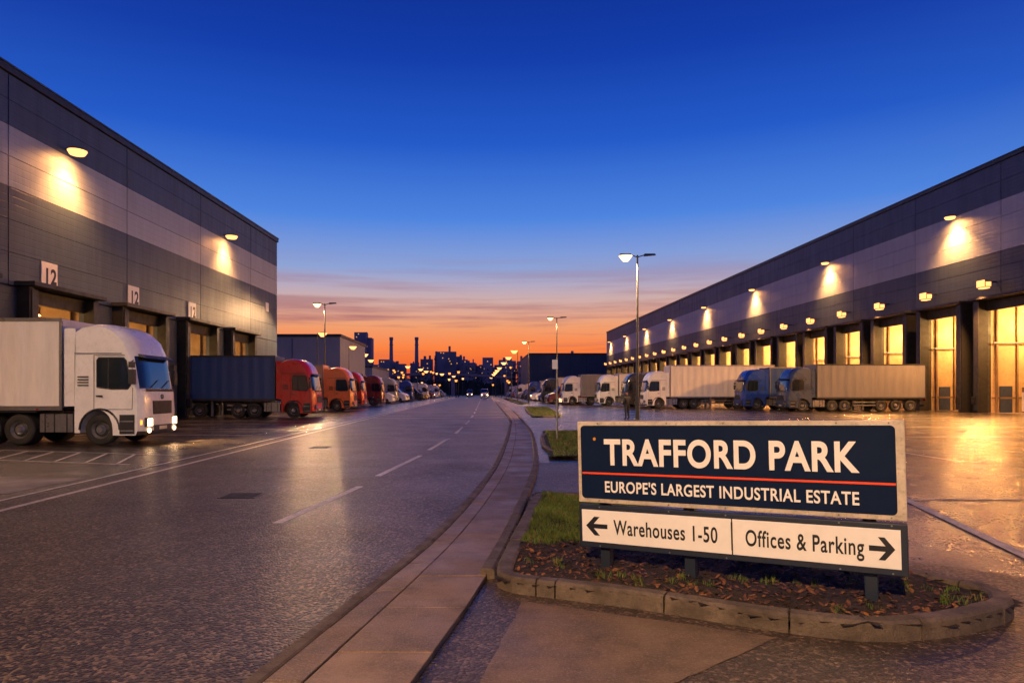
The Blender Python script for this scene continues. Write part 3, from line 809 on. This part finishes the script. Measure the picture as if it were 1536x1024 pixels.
    d.box(.0,.055,-.6,.6,.42,.62,P); d.box(.05,.06,-.27,.27,.47,.58,M['plate'])
    d.hexa([(-.25,-1.06,2.86),(-.04,-1.0,2.8),(-.04,1.0,2.8),(-.25,1.06,2.86),(-.27,-1.06,2.94),(-.06,-1.0,2.84),(-.06,1.0,2.84),(-.27,1.06,2.94)],P)
    for y in(-.7,.1): d.cyl((-.03,y,1.84),(-.07,y+.6,2.1),.012,.012,5,P)
    d.box(-.10,.01,-.95,.95,1.73,1.81,P)
    d.box(-6.2,-1.9,-.45,.45,.72,.98,P)
    d.obj('cab_details',E)
    if L>0:
        x0=-2.62;x1=x0-L
        t=MB(); t.box(x1,x0,-1.24,1.24,1.22,top,boxm); t.obj('cargo_box',E,bevel=.03)
        t=MB()
        A=M['alu'] if not curtain else M['trim']
        for sd in(-1,1):
            ya,yb=sorted((sd*1.2,sd*1.262))
            t.box(x1-.02,x0+.02,ya,yb,1.12,1.26,A); t.box(x1-.02,x0+.02,ya,yb,top-.09,top+.02,A)
            t.box(x0-.07,x0+.022,ya,yb,1.262,top-.092,A); t.box(x1-.022,x1+.07,ya,yb,1.262,top-.092,A)
            if not far:
                for k in range(1,int(L/1.3)):
                    xx=x0-k*1.3; t.box(xx-.008,xx+.008,sd*1.243 if sd>0 else sd*1.247,sd*1.247 if sd>0 else sd*1.243,1.27,top-.1,boxm)
            if L>6:
                for z in(.5,.78): t.box(x1+4.4,-5.8,min(sd*1.15,sd*1.2),max(sd*1.15,sd*1.2),z,z+.1,M['galv'])
                for xx in(-6.2,(x1+4.4-5.8)/2,x1+4.6): t.box(xx,xx+.06,min(sd*1.1,sd*1.15),max(sd*1.1,sd*1.15),.5,1.12,P)
                t.box(-7.0,-6.85,min(sd*.7,sd*.85),max(sd*.7,sd*.85),.1,1.12,M['galv'])
            for k in range(3 if L>8 else 1): wheel(t,x1+1.3+k*1.3 if L>6 else x1+1.6,sd,wd=.35,n=16 if far else 24)
            t.box(x1-.05,x1-.02,min(sd*.8,sd*1.15),max(sd*.8,sd*1.15),.95,1.1,M['tail'])
            for k in range(3):
                xx=x0-.8-k*L/3; t.box(xx,xx+.08,min(sd*1.262,sd*1.272),max(sd*1.262,sd*1.272),1.14,1.18,M['tail'])
        t.box(x1,x0-1,-.5,.5,.95,1.12,P); t.box(x1-.02,x1+.1,-1.15,1.15,.45,.6,P)
        t.obj('trailer_chassis',E)
    return E
def van(loc,heading,m,lit=False,name='delivery_van',n=18):
    E=empty(name,loc,(0,0,heading))
    def ar(c): return [(c+.42*math.cos(math.radians(t)),.36+.44*math.sin(math.radians(t))) for t in range(0,181,30)]
    prof=[(-5.8,.42),(-5.82,1.4),(-5.76,2.45),(-5.6,2.58),(-2.3,2.62),(-1.9,2.5),(-1.0,1.62),(-.35,1.38),(-.08,1.15),(0,.9),(.02,.42),(-.08,.3),(-.5,.3)]+ar(-.98)+[(-1.5,.3),(-4.1,.3)]+ar(-4.62)+[(-5.2,.3)]
    def fn(x,y,z):
        a=abs(y); p=.25*max(0,(a-.4)/.6)**3; yy=y*(1-.07*max(0,z-1.4)); 
        return (x-(p if x>-2 else 0), yy, z-(.3*p if z>2.3 else 0))
    c=MB(); loft(c,prof,[-1,-.96,-.85,-.6,-.2,.2,.6,.85,.96,1],fn,lambda i,y: M['glass'] if i==5 and abs(y)<.95 else (M['plastic'] if i in(10,11) else m),m); c.obj('body',E,smooth=True)
    d=MB()
    for sd in(-1,1):
        w=lambda z: sd*(1-.07*max(0,z-1.4)+.006)
        pts=[(-1.25,1.55),(-1.95,2.25),(-2.75,2.3),(-2.75,1.5)]
        q=[(x,w(z),z) for x,z in pts]; d.poly(q,M['glass'])
        for x in(-1.1,-2.85,-4.1): d.cyl((x,w(.6),.6),(x,w(2.3),2.3),.009,.009,4,M['plastic'],False)
        d.box(-5.5,-1.5,min(sd*.99,sd*1.012),max(sd*.99,sd*1.012),.72,.84,M['plastic'])
        wheel(d,-.98,sd,R=.35,y0=.97,wd=.22,n=n); wheel(d,-4.62,sd,R=.35,y0=.97,wd=.22,n=n)
        ya,yb=sorted((sd*1.02,sd*1.22)); d.box(-1.45,-1.32,ya,yb,1.5,1.8,M['plastic'])
        ya,yb=sorted((sd*.55,sd*.86)); d.box(-.3,-.02,ya,yb,.88,1.1,M['head'] if lit else M['chrome'])
    d.box(-.1,.025,-.45,.45,.72,1.0,M['plastic']); d.box(.02,.035,-.26,.26,.5,.6,M['plate'])
    d.obj('details',E)
    return E
random.seed(3)
W_=paint('white',(.82,.82,.82)); R_=paint('red',(.58,.014,.012)); O_=paint('orange',(.75,.2,.06)); D_=paint('maroon',(.20,.012,.016)); B_=paint('blue',(.015,.06,.36)); G_=paint('graphite',(.045,.07,.13)); K_=paint('black',(.02,.02,.025)); Y_=paint('yellow',(.6,.42,.06)); SI=paint('silver',(.35,.35,.36))
truck((-10.75,23.05,0),0,W_,box_m('white',(.74,.72,.70)),L=7.6,top=4.05,lit=True)
truck((-10.9,46.25,0),0,R_,box_m('navy',(.02,.065,.23)),L=6.3,top=4.1,curtain=True)
truck((-11.2,61.3,0),0,O_,box_m('cream',(.5,.3,.2)),L=5.,top=4.1,far=True)
truck((-12.4,74,0),0,R_,box_m('maroon',(.2,.03,.02)),L=5,far=True)
truck((-12.6,90,0),0,D_,box_m('grey',(.2,.2,.21)),L=5,far=True)
seq=[W_,SI,W_,W_,B_,K_,Y_,W_,D_,W_,W_,SI,W_]
yy=101
for i,c in enumerate(seq):
    if i%3==1: truck((-12.7+random.uniform(-.5,.3),yy,0),random.uniform(-.05,.05),c,box_m('white',(.74,.72,.70)),L=4.5,far=True)
    else: van((-12.3+random.uniform(-.5,.5),yy,0),random.uniform(-.08,.08),c,lit=(i in(8,)))
    yy+=6.5+i*1.1
PI=math.pi
truck((27.0,61.3,0),PI,G_,box_m('grey2',(.18,.18,.20)),L=9.6,top=4.15,curtain=True)
truck((25.3,67,0),PI,B_,box_m('navy',(.02,.065,.23)),L=9,top=4.1)
truck((17.1,72,0),PI,W_,box_m('ivory',(.82,.78,.70)),L=10.8,top=4.5)
truck((16.6,79.5,0),PI,K_,box_m('grey2',(.18,.18,.20)),L=7,far=True)
truck((14.6,86,0),PI,W_,box_m('white',(.74,.72,.70)),L=6,far=True)
truck((10.9,92.5,0),PI,W_,box_m('grey',(.2,.2,.21)),L=5,far=True,lit=True)
yy=99
for i in range(16):
    c=random.choice([W_,W_,SI,K_,W_,B_,D_])
    if i%4==2: truck((9.9,yy,0),PI,c,box_m('white',(.74,.72,.70)),L=4.5,far=True)
    else: van((9.8+random.uniform(-.3,.3),yy,0),PI+random.uniform(-.06,.06),c,lit=(i in(5,)))
    yy+=5.2+i*.8
van((1.2,178,0),-PI/2,W_,lit=True); van((-3.5,230,0),-PI/2,SI,lit=True)
